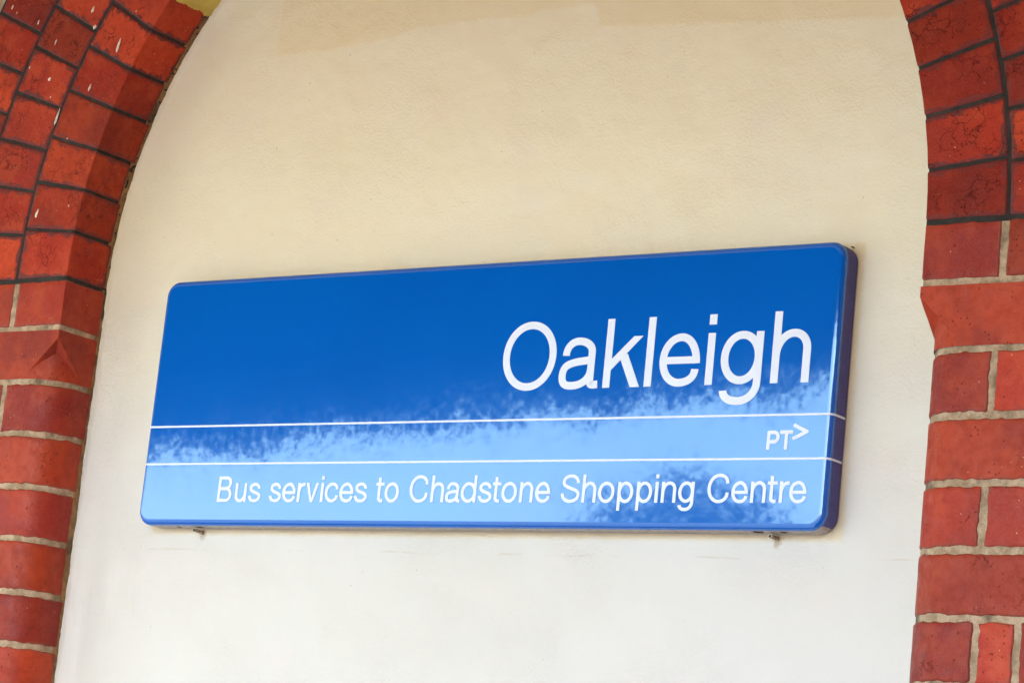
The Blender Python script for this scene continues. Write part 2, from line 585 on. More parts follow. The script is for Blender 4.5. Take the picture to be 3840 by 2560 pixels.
J1, J2, J3 = ring_joints()
for k, (J, d0, d1) in enumerate(((J1, None, 0.1154), (J2, 0.1188, 0.2374), (J3, 0.2408, 0.3575))):
    mb = MB()
    rm = RAD + ((d0 or 0) + d1) / 2
    ts = math.radians(1) * rm
    gap = 0.0017 / ts
    for a, b in zip(J[:-1], J[1:]):
        vis = a > 140 or b < 30
        st = 0.007 if (vis and k < 2) or a > 145 else 0.02
        s0 = SEND() if d0 is None else DEPTH + d0
        brick(mb, prof_square, map_arc, s0, DEPTH + d1, a + gap, b - gap, ts, st, 0, False, 0.0010)
    mortar(mb, prof_square, map_arc, 0.0 if d0 is None else DEPTH + d0 - 0.004, DEPTH + d1 + 0.004, 0, 180, ts, 0.012, 1, False)
    if d0 is None:
        # thin tan seam where the ring meets the render
        mortar(mb, prof_square, map_arc, -0.001, 0.0270, 0, 180, ts, 0.003, 2, False, -0.0012, 0.0014)
        # dried white paint runs on the left haunch
    if k < 2:
        spots = ([(-0.192, 0.865, 3.2, 7), (-0.182, 0.833, 4.5, 5), (-0.120, 0.794, 3.2, 14), (-0.174, 0.726, 3.0, 8),
                  (-0.258, 0.514, 3.4, 9), (-0.089, 0.851, 1.6, 2.5), (-0.185, 0.522, 1.5, 1.8), (-0.21, 0.64, 1.3, 2)] if k == 0 else
                 [(-0.389, 0.891, 2.4, 5), (-0.376, 0.879, 1.7, 2.5), (-0.319, 0.856, 2.0, 6), (-0.270, 0.815, 1.8, 6),
                  (-0.272, 0.750, 5, 4.5), (-0.242, 0.679, 3.6, 17), (-0.325, 0.775, 2.0, 3), (-0.264, 0.717, 1.5, 2.5)])
        for (x, z, rw, rh) in spots:
            V, F = [(x, -DEPTH - 0.0016, z)], []
            n = 12
            for ring, (fr, yo) in enumerate(((0.65, 0.0013), (1.0, 0.0002))):
                for i in range(n):
                    an = 2 * math.pi * i / n
                    jj = 1 + 0.75 * noise.noise(Vector((x * 900 + 1.6 * math.cos(an), z * 900 + 1.6 * math.sin(an), 1)))
                    V.append((x + math.cos(an) * rw * 0.00075 * fr * jj + math.sin(an) * rh * 0.0002,
                              -DEPTH - yo, z + math.sin(an) * rh * 0.00085 * fr * jj))
            for i in range(n):
                j = (i + 1) % n
                F.append((0, 1 + i, 1 + j))
                F.append((1 + i, 1 + n + i, 1 + n + j, 1 + j))
            mb.add(V, F, 3)
    o = mb.build('arch_ring', [M_ARCH, M_BLACK, M_TAN, M_SPOT], arch)
    tag(o, ('innermost ring of red voussoirs edging the opening', 'second ring of red voussoirs outside the innermost ring',
            'outermost ring of red voussoirs')[k])

# --- yellow paint on the underside of the arch
mb = MB()


def soffit(a, b):
    edge = noise.noise(Vector((a * 60, 0, 9))) * 0.28 + noise.noise(Vector((a * 420, 0, 2))) * 0.28
    if b > 143.0:
        b = b + edge
    if b < 37.0:
        b = b - edge
    groove = min(abs(b - j) for j in J1)
    off = 0.0022 - (0.0012 if groove < 0.3 else 0)
    q = prof_square(a, off)
    return map_arc(q[0], q[1], b)


mb.grid(soffit, lin(0.001, DEPTH - 0.001, 60), lin(36.2, 143.55, 430), 0)
tag(mb.build('painted_soffit', M_YEL, arch), 'yellow painted underside of the arch')

# --- piers
ZJ = [0.3985, 0.3150, 0.2260, 0.1385, 0.0510, -0.0350, -0.1210, -0.2060]
while ZJ[-1] > GROUND:
    ZJ.append(ZJ[-1] - 0.0865)
ZJ[-1] = GROUND
GP = 0.0040
STOP_TOP, STOP_BOT = ZJ[1], ZJ[2]
FACE_END = 0.74
for side, (mp, flip) in enumerate(((map_left, True), (map_right, False))):
    mb = MB()
    # square course under the springing
    t0, t1 = ZJ[1] + GP, ZJ[0] - 0.0030
    brick(mb, prof_square, mp, SEND(), DEPTH + 0.1100, t0, t1, 1, 0.007, 0, flip, 0.0014,
          tone=((0.3, 0.55, 0.5), (0.25, 0.96, 0.5))[side])
    ds = 0.1195
    for wd in (0.23, 0.11, 0.23):
        brick(mb, prof_square, mp, DEPTH + ds, DEPTH + ds + wd - 0.011, t0, t1, 1, 0.008, 0, flip, 0.0014,
              tone=(0.85, 0.2, random.random()))
        ds += wd
    mortar(mb, prof_square, mp, 0, DEPTH + FACE_END, ZJ[1] - 0.006, ZJ[0] - 0.003, 1, 0.005, 1, flip, -0.0021, 0.001)
    # a black line of pointing at the springing
    mortar(mb, prof_square, mp, 0, DEPTH + FACE_END, ZJ[0] - 0.0055, ZJ[0] + 0.0035, 1, 0.004, 2, flip, -0.0007, 0.0005)
    # bullnose courses
    tones = [[(0.2, 0.92, .4), (0.8, 0.1, .4), (0.25, 0.88, .7), (0.65, 0.3, .2), (0.2, 0.9, .3), (0.75, 0.2, .6)],
             [(0.25, 0.90, .4), (0.7, 0.35, .4), (0.4, 0.72, .7), (0.5, 0.5, .2), (0.15, 0.93, .3), (0.6, 0.3, .6)]][side]
    for c in range(2, len(ZJ) - 1):
        t0, t1 = ZJ[c + 1] + GP, ZJ[c] - GP
        vis = c < 9
        st = 0.0045 if vis else 0.03
        odd = c % 2 == 0
        widths = (0.1105, 0.058, 0.235, 0.12, 0.235) if c % 4 == 2 and c > 2 else (0.1105, 0.12, 0.235, 0.12, 0.235) if odd else (0.2295, 0.12, 0.235, 0.12)
        ds = 0.0
        for i, wd in enumerate(widths):
            if ds > FACE_END:
                break
            s0 = SEND() if i == 0 else s_bull(ds + 0.0042)
            s1 = s_bull(min(ds + wd - 0.0042, FACE_END))
            tn = tones[c - 2] if (i == 0 and c - 2 < 6) else None
            brick(mb, prof_bull, mp, s0, s1, t0, t1, 1, st, 0, flip, 0.0021, tone=tn)
            ds += wd
    mortar(mb, prof_bull, mp, 0, s_bull(0.26), -0.35, STOP_TOP - 0.02, 1, 0.004, 1, flip, -0.0021, 0.0011)
    mortar(mb, prof_bull, mp, s_bull(0.26), s_bull(FACE_END), -0.35, STOP_TOP + 0.0, 1, 0.03, 1, flip, -0.002, 0.0008)
    mortar(mb, prof_bull, mp, 0, s_bull(FACE_END), GROUND, -0.35, 1, 0.03, 1, flip, -0.002, 0.0008)
    # tan seam against the render
    mortar(mb, prof_square, mp, -0.001, 0.0265, GROUND, ZJ[0], 1, 0.0035, 3, flip, -0.0010, 0.0015)
    o = mb.build('brick_pier', [M_PIER, M_SAND, M_BLACK, M_TAN], arch)
    tag(o, ('left pier of glazed bullnose bricks in sand mortar', 'right pier of glazed bullnose bricks in sand mortar')[side])

    # stop brick: square arris dying into the bullnose through an undercut pyramid
    mb = MB()
    zt, zb = STOP_TOP - GP, STOP_BOT + GP
    zA, zT = STOP_TOP - 0.018, STOP_BOT + 0.010           # apex of the cut, and where it meets the tangent
    zR = zA - 0.021                                       # head of the ridge on the bullnose
    dout = 0.215
    tone = ((0.75, 0.2, .3), (0.72, 0.3, .5))[side]

    def P(d, y, z, mp=mp):
        n = noise.noise_vector(Vector((d * 40, y * 40, z * 40 + side * 9))) * 0.0004
        return mp(d, y, z) + n

    N = 14
    fr = lin(0, 1, N)
    # face wing: columns from the outer end to the crease; the crease runs arris(zA) -> tangent(zT)
    def crease_face(u):                                   # u=0 at arris, 1 at tangent
        return (BN * u, -DEPTH, zA + (zT - zA) * u)

    def crease_rev(u):
        return (0.0, -DEPTH + BN * u, zA + (zT - zA) * u)

    def bull(u, face):                                    # head of bullnose under the crease
        a = math.pi / 4 + (math.pi / 4) * u * (1 if face else -1)
        return (BN - BN * math.cos(a), -FLAT - BN * math.sin(a), zR + (zT - zR) * u)
    vs = lin(0, 1, 8)
    r_in = lambda v: -0.004 if v in (0.0, 1.0) else 0.0
    # face above the crease and out to the far end
    mb.grid(lambda u, v: P(*(lambda c: (c[0], c[1], c[2] + (zt - c[2]) * v))(crease_face(u))), fr, vs, 0, flip, True, tone)
    mb.grid(lambda d, v: P(d, -DEPTH, zb + (zt - zb) * v), lin(BN, dout, 20), lin(0, 1, 12), 0, flip, True, tone)
    # reveal above the crease and back to the render
    mb.grid(lambda u, v: P(*(lambda c: (c[0], c[1], c[2] + (zt - c[2]) * v))(crease_rev(u))), fr, vs, 0, not flip, True, tone)
    mb.grid(lambda y, v: P(0.0, y, zb + (zt - zb) * v), lin(-END, -FLAT, 8), lin(0, 1, 12), 0, flip, True, tone)
    # undercut facets
    mb.grid(lambda u, v: P(*[a + (b - a) * v for a, b in zip(bull(u, True), crease_face(u))]), fr, lin(0, 1, 4), 0, flip, True, tone)
    mb.grid(lambda u, v: P(*[a + (b - a) * v for a, b in zip(bull(u, False), crease_rev(u))]), fr, lin(0, 1, 4), 0, not flip, True, tone)
    # bullnose below
    mb.grid(lambda u, v: P(*(lambda c: (c[0], c[1], zb + (c[2] - zb) * v))(bull(u, True))), fr, vs, 0, flip, True, tone)
    mb.grid(lambda u, v: P(*(lambda c: (c[0], c[1], zb + (c[2] - zb) * v))(bull(u, False))), fr, vs, 0, not flip, True, tone)
    # top and bottom beds turned in so that the brick is a solid block
    mb.grid(lambda d, v: P(d, -DEPTH + 0.02 * v, zt), lin(0, dout, 12), [0, 1], 0, flip, False, tone)
    mb.grid(lambda y, v: P(0.02 * v, y, zt), lin(-END, -DEPTH, 8), [0, 1], 0, flip, False, tone)
    o = mb.build('stop_brick', [M_PIER], arch)
    tag(o, ('left stop brick where the square arris dies into the bullnose', 'right stop brick where the square arris dies into the bullnose')[side])

# --- plain brickwork of the wall round the arch
mb = MB()
RO = RAD + 0.3615
WX0, WX1, WZ1 = -2.4, 3.6, 2.05
z = GROUND
row = 0
rows = [(ZJ[i + 1], ZJ[i]) for i in range(len(ZJ) - 1)]
zz = ZJ[0]
while zz < WZ1:
    rows.append((zz, zz + 0.0865))
    zz += 0.0865
for (za, zb) in rows:
    row += 1
    x = WX0 + (0.12 if row % 2 else 0.0)
    prev = WX0
    while x < WX1:
        x1 = min(x + 0.24, WX1)
        segs = [(prev, x1)]
        if za < ZJ[0] - 0.01:
            a, b = XL - FACE_END - 0.0055, XR + FACE_END + 0.0055
        else:
            h = max(za - CZ, 0)
            hw = math.sqrt(max(RO * RO - h * h, 0))
            a, b = (CX - hw, CX + hw) if h < RO else (0, 0)
        out = []
        for (p, q) in segs:
            if b > a:
                if p < a:
                    out.append((p, min(q, a)))
                if q > b:
                    out.append((max(p, b), q))
            else:
                out.append((p, q))
        for (p, q) in out:
            if q - p > 0.03:
                tn = (random.random(), random.random(), random.random())
                mb.grid(lambda u, v: (u, -DEPTH + (0.004 if (u < p + 0.006 or u > q - 0.006 or v < za + 0.006 or v > zb - 0.006) else 0), v),
                        [p + 0.0055, p + 0.008, q - 0.008, q - 0.0055], [za + GP, za + 0.008, zb - 0.008, zb - GP], 0, False, True, tn)
        prev = x1
        x = x1
# mortar behind: a sheet on each side of the opening and above it
for (xa, xb, za, zb) in ((WX0, XL - 0.20, GROUND, CZ), (XR + 0.20, WX1, GROUND, CZ), (WX0, CX - RO + 0.01, CZ, CZ + 1.25),
                         (CX + RO - 0.01, WX1, CZ, CZ + 1.25), (WX0, WX1, CZ + RO - 0.005, WZ1)):
    yy = -DEPTH + 0.003
    mb.add([(xa, yy, za), (xb, yy, za), (xb, yy, zb), (xa, yy, zb)], [(0, 1, 2, 3)], 1, False)
# spandrel mortar between the ring and the square
ns = 40
for i in range(ns):
    a0, a1 = math.pi * i / ns, math.pi * (i + 1) / ns
    p0 = (CX + (RO - 0.01) * math.cos(a0), CZ + (RO - 0.01) * math.sin(a0))
    p1 = (CX + (RO - 0.01) * math.cos(a1), CZ + (RO - 0.01) * math.sin(a1))
    yy = -DEPTH + 0.0036
    top = CZ + RO + 0.02
    mb.add([(p0[0], yy, p0[1]), (p1[0], yy, p1[1]), (p1[0], yy, top), (p0[0], yy, top)], [(0, 3, 2, 1)], 1, False)
tag(mb.build('wall_brickwork', [M_PIER, M_SAND], arch), 'plain red brickwork beyond the arch')

# ------------------------------------------------------------------ rendered panel
mb = MB()
path = [(XL, z_, 1, 0) for z_ in lin(GROUND, CZ, 420)][:-1]
path += [(CX + RAD * math.cos(R(a)), CZ + RAD * math.sin(R(a)), -math.cos(R(a)), -math.sin(R(a))) for a in lin(180, 0, 420)]
path += [(XR, z_, -1, 0) for z_ in lin(CZ, GROUND, 420)][1:]
INS = [-0.006, -0.002, 0.0, 0.0015, 0.003, 0.005, 0.008, 0.012, 0.017, 0.023, 0.030, 0.038, 0.046, 0.055]
W_, K_ = 0.054, 0.0125


def pl(i, d):
    x, z_, nx, nz = path[i]
    y = 0.0
    if d < W_:
        y = -K_ * (1 - max(d, 0) / W_) ** 2.2
        y -= 0.0022 * math.exp(-((d - 0.001) / 0.0025) ** 2)           # thick rim of paint against the bricks
    y += 0.0012 * noise.noise(Vector((x * 9, z_ * 9, d * 20))) * max(0, 1 - max(d, 0) / W_)
    if d < 0.004:
        k = noise.noise(Vector((x * 45, z_ * 45, 4))) * 0.0018 + noise.noise(Vector((x * 160, z_ * 160, 1))) * 0.0012
        y += k
        d += noise.noise(Vector((x * 70, z_ * 70, 7))) * 0.0012
    if d < -0.001:
        y += 0.004
    return (x + nx * d, y, z_ + nz * d)


mb.grid(pl, range(len(path)), INS, 0, True)
# flat middle: strips between left and right inner edges, closed by the crown
n = len(path)
inner = [pl(i, INS[-1]) for i in range(n)]
V, F = [], []
half = n // 2
for i in range(half + 1):
    a, b = inner[i], inner[n - 1 - i]
    V += [(a[0], 0, a[2]), (b[0], 0, b[2])]
for i in range(half):
    F.append((2 * i, 2 * i + 1, 2 * i + 3, 2 * i + 2))
mb.add(V, F, 0, True)
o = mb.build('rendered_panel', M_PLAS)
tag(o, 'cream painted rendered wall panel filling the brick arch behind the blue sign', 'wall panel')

# ------------------------------------------------------------------ the sign
SX, SW, SH = -0.0065, 1.25, 0.4008
YF, RB, RCOR = -0.040, 0.009, 0.025
sign = empty('station_sign', (0, 0, 0))
tag(sign, 'long blue enamel station sign with white lettering, fixed to the cream wall panel', 'sign')


def rr(inset, y, n=10):
    out = []
    r = RCOR - inset
    for (cx, cz, a0) in ((SW - RCOR, SH - RCOR, 0), (SX + RCOR, SH - RCOR, 90), (SX + RCOR, RCOR, 180), (SW - RCOR, RCOR, 270)):
        for i in range(n + 1):
            a = R(a0 + 90 * i / n)
            out.append((cx + r * math.cos(a), y, cz + r * math.sin(a)))
    return out


mb = MB()
rings = [rr(0.018, -0.0035), rr(0.0, -0.0035), rr(0.0, -0.006), rr(0.0, -0.020), rr(0.0, YF + RB)]
for a in (18, 36, 54, 72, 90):
    rings.append(rr(RB * (1 - math.cos(R(a))), YF + RB - RB * math.sin(R(a))))
m = len(rings[0])
V = [p for r_ in rings for p in r_]
Fe, Fs = [], []
for k in range(len(rings) - 1):
    for i in range(m):
        j = (i + 1) % m
        (Fs if k < 4 else Fe).append((k * m + i, (k + 1) * m + i, (k + 1) * m + j, k * m + j))
mb.add(V, Fe, 0, True)
o0 = 0
mb.f += Fs
mb.mi += [2 if sum(V[i][2] for i in f) / 4 < 0.008 else 1 for f in Fs]
mb.sm += [True] * len(Fs)
mb.f.append(tuple((len(rings) - 1) * m + i for i in range(m))[::-1])
mb.mi.append(0)
mb.sm.append(False)
o = mb.build('enamel_panel', [M_ENAM, M_EDGE, M_UNDER], sign)

# stripes: folded over the face, the rounded edge and the sides
SURF = 0.0005


def sign_section():
    pts = [(-SURF, -0.005)]
    pts.append((-SURF, YF + RB))
    for a in (18, 36, 54, 72, 90):
        pts.append((RB - (RB + SURF) * math.cos(R(a)), YF + RB - (RB + SURF) * math.sin(R(a))))
    return [(SX + x, y) for x, y in pts] + [(SW - x, y) for x, y in pts[::-1]]


sec = sign_section()
for zc in (0.15875, 0.09785):
    mb = MB()
    hw = 0.00150
    mb.grid(lambda i, v: (sec[i][0], sec[i][1], zc + v), range(len(sec)), [-hw, hw], 0, False, True)
    inn = [(min(max(x, SX + SURF), SW - SURF), y + SURF * 0.9) for x, y in sec]
    for sgn in (-hw, hw):
        mb.grid(lambda i, v: ((sec[i][0], sec[i][1], zc + sgn) if v == 0 else (inn[i][0], inn[i][1], zc + sgn)),
                range(len(sec)), [0, 1], 0, sgn < 0, False)
    mb.build('white_stripe', M_WHITE, sign)


# ---- lettering, drawn as strokes of an elliptical nib (grotesque letterforms)
def bez(p0, p1, p2, p3, n=14):
    out = []
    for i in range(n):
        t = i / n
        u = 1 - t
        out.append((u ** 3 * p0[0] + 3 * u * u * t * p1[0] + 3 * u * t * t * p2[0] + t ** 3 * p3[0],
                    u ** 3 * p0[1] + 3 * u * u * t * p1[1] + 3 * u * t * t * p2[1] + t ** 3 * p3[1]))
    return out


def chain(*segs):
    """segs: start point, then (c1, c2, end) or a plain end point"""
    pts = []
    cur = segs[0]
    for s_ in segs[1:]:
        if isinstance(s_[0], tuple):
            pts += bez(cur, s_[0], s_[1], s_[2])
            cur = s_[2]
        else:
            pts += [cur]
            cur = s_
    return pts + [cur]


KQ = 0.56


def q1(p, vfirst, e, k=KQ):
    """quarter turn from p to e, leaving vertically (vfirst) or horizontally"""
    if vfirst:
        return ((p[0], p[1] + (e[1] - p[1]) * k), (e[0] - (e[0] - p[0]) * k, e[1]), e)
    return ((p[0] + (e[0] - p[0]) * k, p[1]), (e[0], e[1] - (e[1] - p[1]) * k), e)


def ellipse(xa, xb, ya, yb):
    xm, ym = (xa + xb) / 2, (ya + yb) / 2
    L_, T_, R_, B_ = (xa, ym), (xm, yb), (xb, ym), (xm, ya)
    return chain(L_, q1(L_, True, T_), q1(T_, False, R_), q1(R_, True, B_), q1(B_, False, L_))


class Pen:
    def __init__(s, mb, x0, z0, a, b):
        s.mb, s.x0, s.z0, s.a, s.b, s.k = mb, x0, z0, a, b, 0

    def lay(s, outline_l, outline_r):
        s.k += 1
        y1 = YF - SURF - 0.00006 * (s.k % 5)
        y0 = YF - 0.00005
        n_ = len(outline_l)
        V, F = [], []
        for p, q in zip(outline_l, outline_r):
            for (x, z_) in (p, q):
                V.append((s.x0 + x, y1, s.z0 + z_))
            for (x, z_) in (p, q):
                V.append((s.x0 + x, y0, s.z0 + z_))
        for i in range(n_ - 1):
            a, b = 4 * i, 4 * i + 4
            F += [(a, b, b + 1, a + 1), (a, a + 2, b + 2, b), (a + 1, b + 1, b + 3, a + 3)]
        e = 4 * (n_ - 1)
        F += [(0, 1, 3, 2), (e, e + 2, e + 3, e + 1)]
        s.mb.add(V, F, 0, False)

    def stroke(s, pts, closed=False, a=None, b=None):
        a, b = a or s.a, b or s.b
        L_, R_ = [], []
        n_ = len(pts)
        for i in range(n_):
            if closed:
                p, q = pts[(i - 1) % (n_ - 1)], pts[(i + 1) % (n_ - 1)] if i < n_ - 1 else pts[1]
                if i == n_ - 1:
                    p = pts[n_ - 2]
                elif i == 0:
                    p = pts[n_ - 2]
            else:
                p, q = pts[max(i - 1, 0)], pts[min(i + 1, n_ - 1)]
            tx, tz = q[0] - p[0], q[1] - p[1]
            l = math.hypot(tx, tz) or 1
            nx, nz = -tz / l, tx / l
            # support point of an elliptical nib
            h = math.hypot(a * nx, b * nz) or 1
            ox, oz = a * a * nx / h, b * b * nz / h
            L_.append((pts[i][0] + ox, pts[i][1] + oz))
            R_.append((pts[i][0] - ox, pts[i][1] - oz))
        s.lay(L_, R_)

    def quad(s, x0, x1, z0, z1, dx=0.0):
        s.lay([(x0, z0), (x0 + dx, z1)], [(x1, z0), (x1 + dx, z1)])

    def cap(s, p, r):
        pts = [(p[0] + r * math.cos(math.pi * i / 12), r * math.sin(math.pi * i / 12)) for i in range(13)]
        s.lay([(x, p[1] + z_) for x, z_ in pts], [(x, p[1] - z_) for x, z_ in pts])


def glyph(mb, ch, xa, xb, base, H, a, b):
    W = xb - xa
    X = 0.735 * H
    ov = 0.012 * H
    pen = Pen(mb, xa, base, a, b)
    S = pen.stroke
    lo, hiX, hiH = b - ov, X - b + ov, H - b + ov
    if ch == 'O':
        S(ellipse(a, W - a, lo, hiH), True)
    elif ch == 'o':
        S(ellipse(a, W - a, lo, hiX), True)
    elif ch in 'Cc':
        T = H if ch == 'C' else X
        hi = hiH if ch == 'C' else hiX
        xm = W * (0.53 if ch == 'C' else 0.52)
        st, en = (W - a * 1.15, T * 0.665), (W - a * 1.0, T * 0.36)
        tp, lf, bt = (xm, hi), (a, T / 2), (xm, lo)
        S(chain(st, q1(st, True, tp, 0.6), q1(tp, False, lf), q1(lf, True, bt), q1(bt, False, en, 0.6)))
    elif ch == 'e':
        zb_ = X * 0.495
        S([(a * 1.2, zb_), (W - a * 0.6, zb_)], b=b * 0.92)
        st = (W - a, zb_ - b * 0.92)
        tp, lf, bt, en = (W * 0.51, hiX), (a, X / 2), (W * 0.51, lo), (W - a * 1.2, X * 0.315)
        S(chain(st, q1(st, True, tp), q1(tp, False, lf), q1(lf, True, bt), q1(bt, False, en, 0.62)))
    elif ch in 'Ss':
        T = H if ch == 'S' else X
        hi = hiH if ch == 'S' else hiX
        st = (W - a * (1.5 if ch == 'S' else 1.6), T * 0.70)
        tp = (W * 0.49, hi)
        lf = (a * 1.5, T * 0.745)
        md = (W * 0.5, T * 0.515)
        rg = (W - a, T * 0.27)
        bt = (W * 0.5, lo)
        en = (a, T * 0.325)
        S(chain(st, q1(st, True, tp, 0.58), q1(tp, False, lf),
                ((lf[0], T * 0.60), (W * 0.30, T * 0.575), md),
                ((W * 0.72, T * 0.455), (rg[0], T * 0.42), rg),
                q1(rg, True, bt), q1(bt, False, en, 0.58)))
    elif ch == 'a':
        xs = W * 0.80
        st = (a * 1.3 + W * 0.03, X * 0.66)
        tp = (W * 0.45, hiX)
        S(chain(st, q1(st, True, tp, 0.6), q1(tp, False, (xs, X * 0.72)), (xs, X * 0.18),
                ((xs, X * 0.08), (xs + W * 0.02, b * 0.9), (W * 0.91, b * 0.9)), (W, b * 1.0)))
        S(chain((xs, X * 0.595), ((xs - W * 0.03, X * 0.53), (W * 0.50, X * 0.56), (W * 0.30, X * 0.50)),
                ((W * 0.16, X * 0.465), (a, X * 0.41), (a, X * 0.255)),
                ((a, X * 0.10), (W * 0.18, lo), (W * 0.34, lo)),
                ((W * 0.58, lo), (xs, X * 0.16), (xs, X * 0.40))))
    elif ch in 'dpg':
        if ch == 'd':
            S(ellipse(a, W - a * 1.05, lo, hiX), True)
            pen.quad(W - 2 * a, W, 0, H)
        elif ch == 'p':
            S(ellipse(a * 1.05, W - a, lo, hiX), True)
            pen.quad(0, 2 * a, -0.285 * H, X)
        else:
            S(ellipse(a, W - a * 1.05, lo + 0.01 * H, hiX), True)
            xs = W - a
            bt, en = (W * 0.48, -0.292 * H + b), (a * 1.25, -0.085 * H)
            S(chain((xs, X), (xs, 0.02 * H), q1((xs, 0.02 * H), True, bt), q1(bt, False, en, 0.6)))
    elif ch in 'hn':
        pen.quad(0, 2 * a, 0, H if ch == 'h' else X)
        st, tp, rg = (a, X * 0.50), (W * 0.55, hiX), (W - a, X * 0.64)
        S(chain(st, q1(st, True, tp), q1(tp, False, rg), (W - a, 0)))
    elif ch == 'u':
        pen.quad(W - 2 * a, W, 0, X)
        st, bt, lf = (W - a, X * 0.50), (W * 0.45, lo), (a, X * 0.36)
        S(chain(st, q1(st, True, bt), q1(bt, False, lf), (a, X)))
    elif ch == 'r':
        pen.quad(0, 2 * a, 0, X)
        st, tp = (a, X * 0.42), (W * 0.86, hiX - 0.01 * H)
        S(chain(st, q1(st, True, tp, 0.62), (W, hiX - 0.01 * H)))
    elif ch == 'v':
        c2 = W / 2
        pen.lay([(0, X), (c2 - a * 1.0, 0)], [(2.15 * a, X), (c2 + a * 0.62, 0)])
        pen.lay([(W - 2.15 * a, X), (c2 - a * 0.62, 0)], [(W, X), (c2 + a * 1.0, 0)])
    elif ch == 'k':
        pen.quad(0, 2 * a, 0, H)
        pen.lay([(2 * a - 0.0001, X * 0.56), (W - 2.6 * a, X)], [(2 * a - 0.0001, X * 0.345), (W - 0.05 * a, X)])
        pen.lay([(W - 2.6 * a, 0), (W * 0.40, X * 0.60)], [(W, 0), (W * 0.40 + 2.25 * a, X * 0.66)])
    elif ch == 'l':
        pen.quad(0, W, 0, H)
    elif ch == 'i':
        pen.quad(0, W, 0, X)
        pen.quad(0, W, 0.855 * H, H)
    elif ch == 't':
        xs = W * 0.245 + a
        bt = (W * 0.70, b * 0.95)
        S(chain((xs, H * 0.925), (xs, H * 0.17), q1((xs, H * 0.17), True, bt, 0.6), (W * 0.92, b * 0.95)))
        pen.quad(0, W, X - 2 * b * 0.95, X)
    elif ch == 'B':
        pen.quad(0, 2 * a, 0, H)
        zm = H * 0.525
        rx1, rx2 = W * 0.94 - a, W - a
        p1, p2 = (W * 0.56, H - b), (W * 0.56, zm)
        S(chain((a, H - b), p1, q1(p1, False, (rx1, H * 0.765)), q1((rx1, H * 0.765), True, p2), (a, zm)))
        p1, p2 = (W * 0.58, zm - b * 0.12), (W * 0.58, b)
        S(chain((a, zm - b * 0.12), p1, q1(p1, False, (rx2, H * 0.275)), q1((rx2, H * 0.275), True, p2), (a, b)))


def text(name, items, base, H, a, b):
    mb = MB()
    for ch, x0, x1 in items:
        glyph(mb, ch, x0, x1, base, H, a, b)
    return mb.build(name, M_WHITE, sign)


tag(text('lettering', [('O', .6903, .7856), ('a', .7935, .8620), ('k', .8712, .9342), ('l', .9416, .9538), ('e', .9650, 1.0322),
                       ('i', 1.0428, 1.0548), ('g', 1.0662, 1.1331), ('h', 1.1482, 1.2087)], .2032, .1011, .00602, .0056),
    'large white station name')
tag(text('lettering', [('B', 0.1612, 0.1903), ('u', 0.1976, 0.2208), ('s', 0.2254, 0.2501), ('s', 0.2682, 0.2921), ('e', 0.2946, 0.321),
                       ('r', 0.3249, 0.3393), ('v', 0.3414, 0.3662), ('i', 0.371, 0.3762), ('c', 0.3797, 0.4058), ('e', 0.4084, 0.435),
                       ('s', 0.4374, 0.4622), ('t', 0.4786, 0.4942), ('o', 0.4958, 0.5229), ('C', 0.5429, 0.5775), ('h', 0.5834, 0.6075),
                       ('a', 0.6108, 0.6376), ('d', 0.6388, 0.6666), ('s', 0.6706, 0.6951), ('t', 0.6959, 0.7108), ('o', 0.7125, 0.74),
                       ('n', 0.745, 0.7688), ('e', 0.7728, 0.7989), ('S', 0.8179, 0.8503), ('h', 0.8543, 0.8784), ('o', 0.8819, 0.9096),
                       ('p', 0.9151, 0.9412), ('p', 0.9469, 0.9727), ('i', 0.9775, 0.9827), ('n', 0.9881, 1.0123), ('g', 1.0161, 1.0418),
                       ('C', 1.0633, 1.0979), ('e', 1.1021, 1.1284), ('n', 1.1325, 1.1565), ('t', 1.1588, 1.1743), ('r', 1.1778, 1.1927),
                       ('e', 1.1932, 1.2198)], .0370, .0403, .00250, .00232),
    'smaller line of white lettering along the bottom')

mb = MB()
pen = Pen(mb, 0, 0, 0.00255, 0.00255)
hw = 0.00255
pen.stroke([(1.1538, .1128), (1.1538, .1342)])
for p_ in ((1.1538, .1128), (1.1538, .1342)):
    pen.cap(p_, hw)
p1, p2 = (1.1622, .1345), (1.1622, .1212)
pen.stroke(chain((1.1538, .1345), p1, q1(p1, False, (1.1686, .12785)), q1((1.1686, .12785), True, p2), (1.1538, .1212)))
pen.stroke([(1.1735, .1347), (1.1895, .1347)])
pen.stroke([(1.1815, .1347), (1.1815, .1124)])
for p_ in ((1.1735, .1347), (1.1895, .1347), (1.1815, .1124)):
    pen.cap(p_, hw)
pen.stroke([(1.1937, .1436), (1.2130, .1349)])
pen.stroke([(1.2130, .1349), (1.1934, .1260)])
for p_ in ((1.1937, .1436), (1.2130, .1349), (1.1934, .1260)):
    pen.cap(p_, hw)
mb.build('logo', M_WHITE, sign)


# ---- fixings under the sign
def tube(mb, p, q, r1, r2, mi=0, n=14, capped=True):
    p, q = Vector(p), Vector(q)
    d = (q - p).normalized()
    u = d.orthogonal().normalized()
    v = d.cross(u)
    V = []
    for c, r in ((p, r1), (q, r2)):
        for i in range(n):
            a = 2 * math.pi * i / n
            V.append(c + u * (r * math.cos(a)) + v * (r * math.sin(a)))
    F = [(i, (i + 1) % n, n + (i + 1) % n, n + i) for i in range(n)]
    mb.add(V, F, mi, True)
    if capped:
        mb.add(V[:n], [tuple(range(n))[::-1]], mi, False)
        mb.add(V[n:], [tuple(range(n))], mi, False)


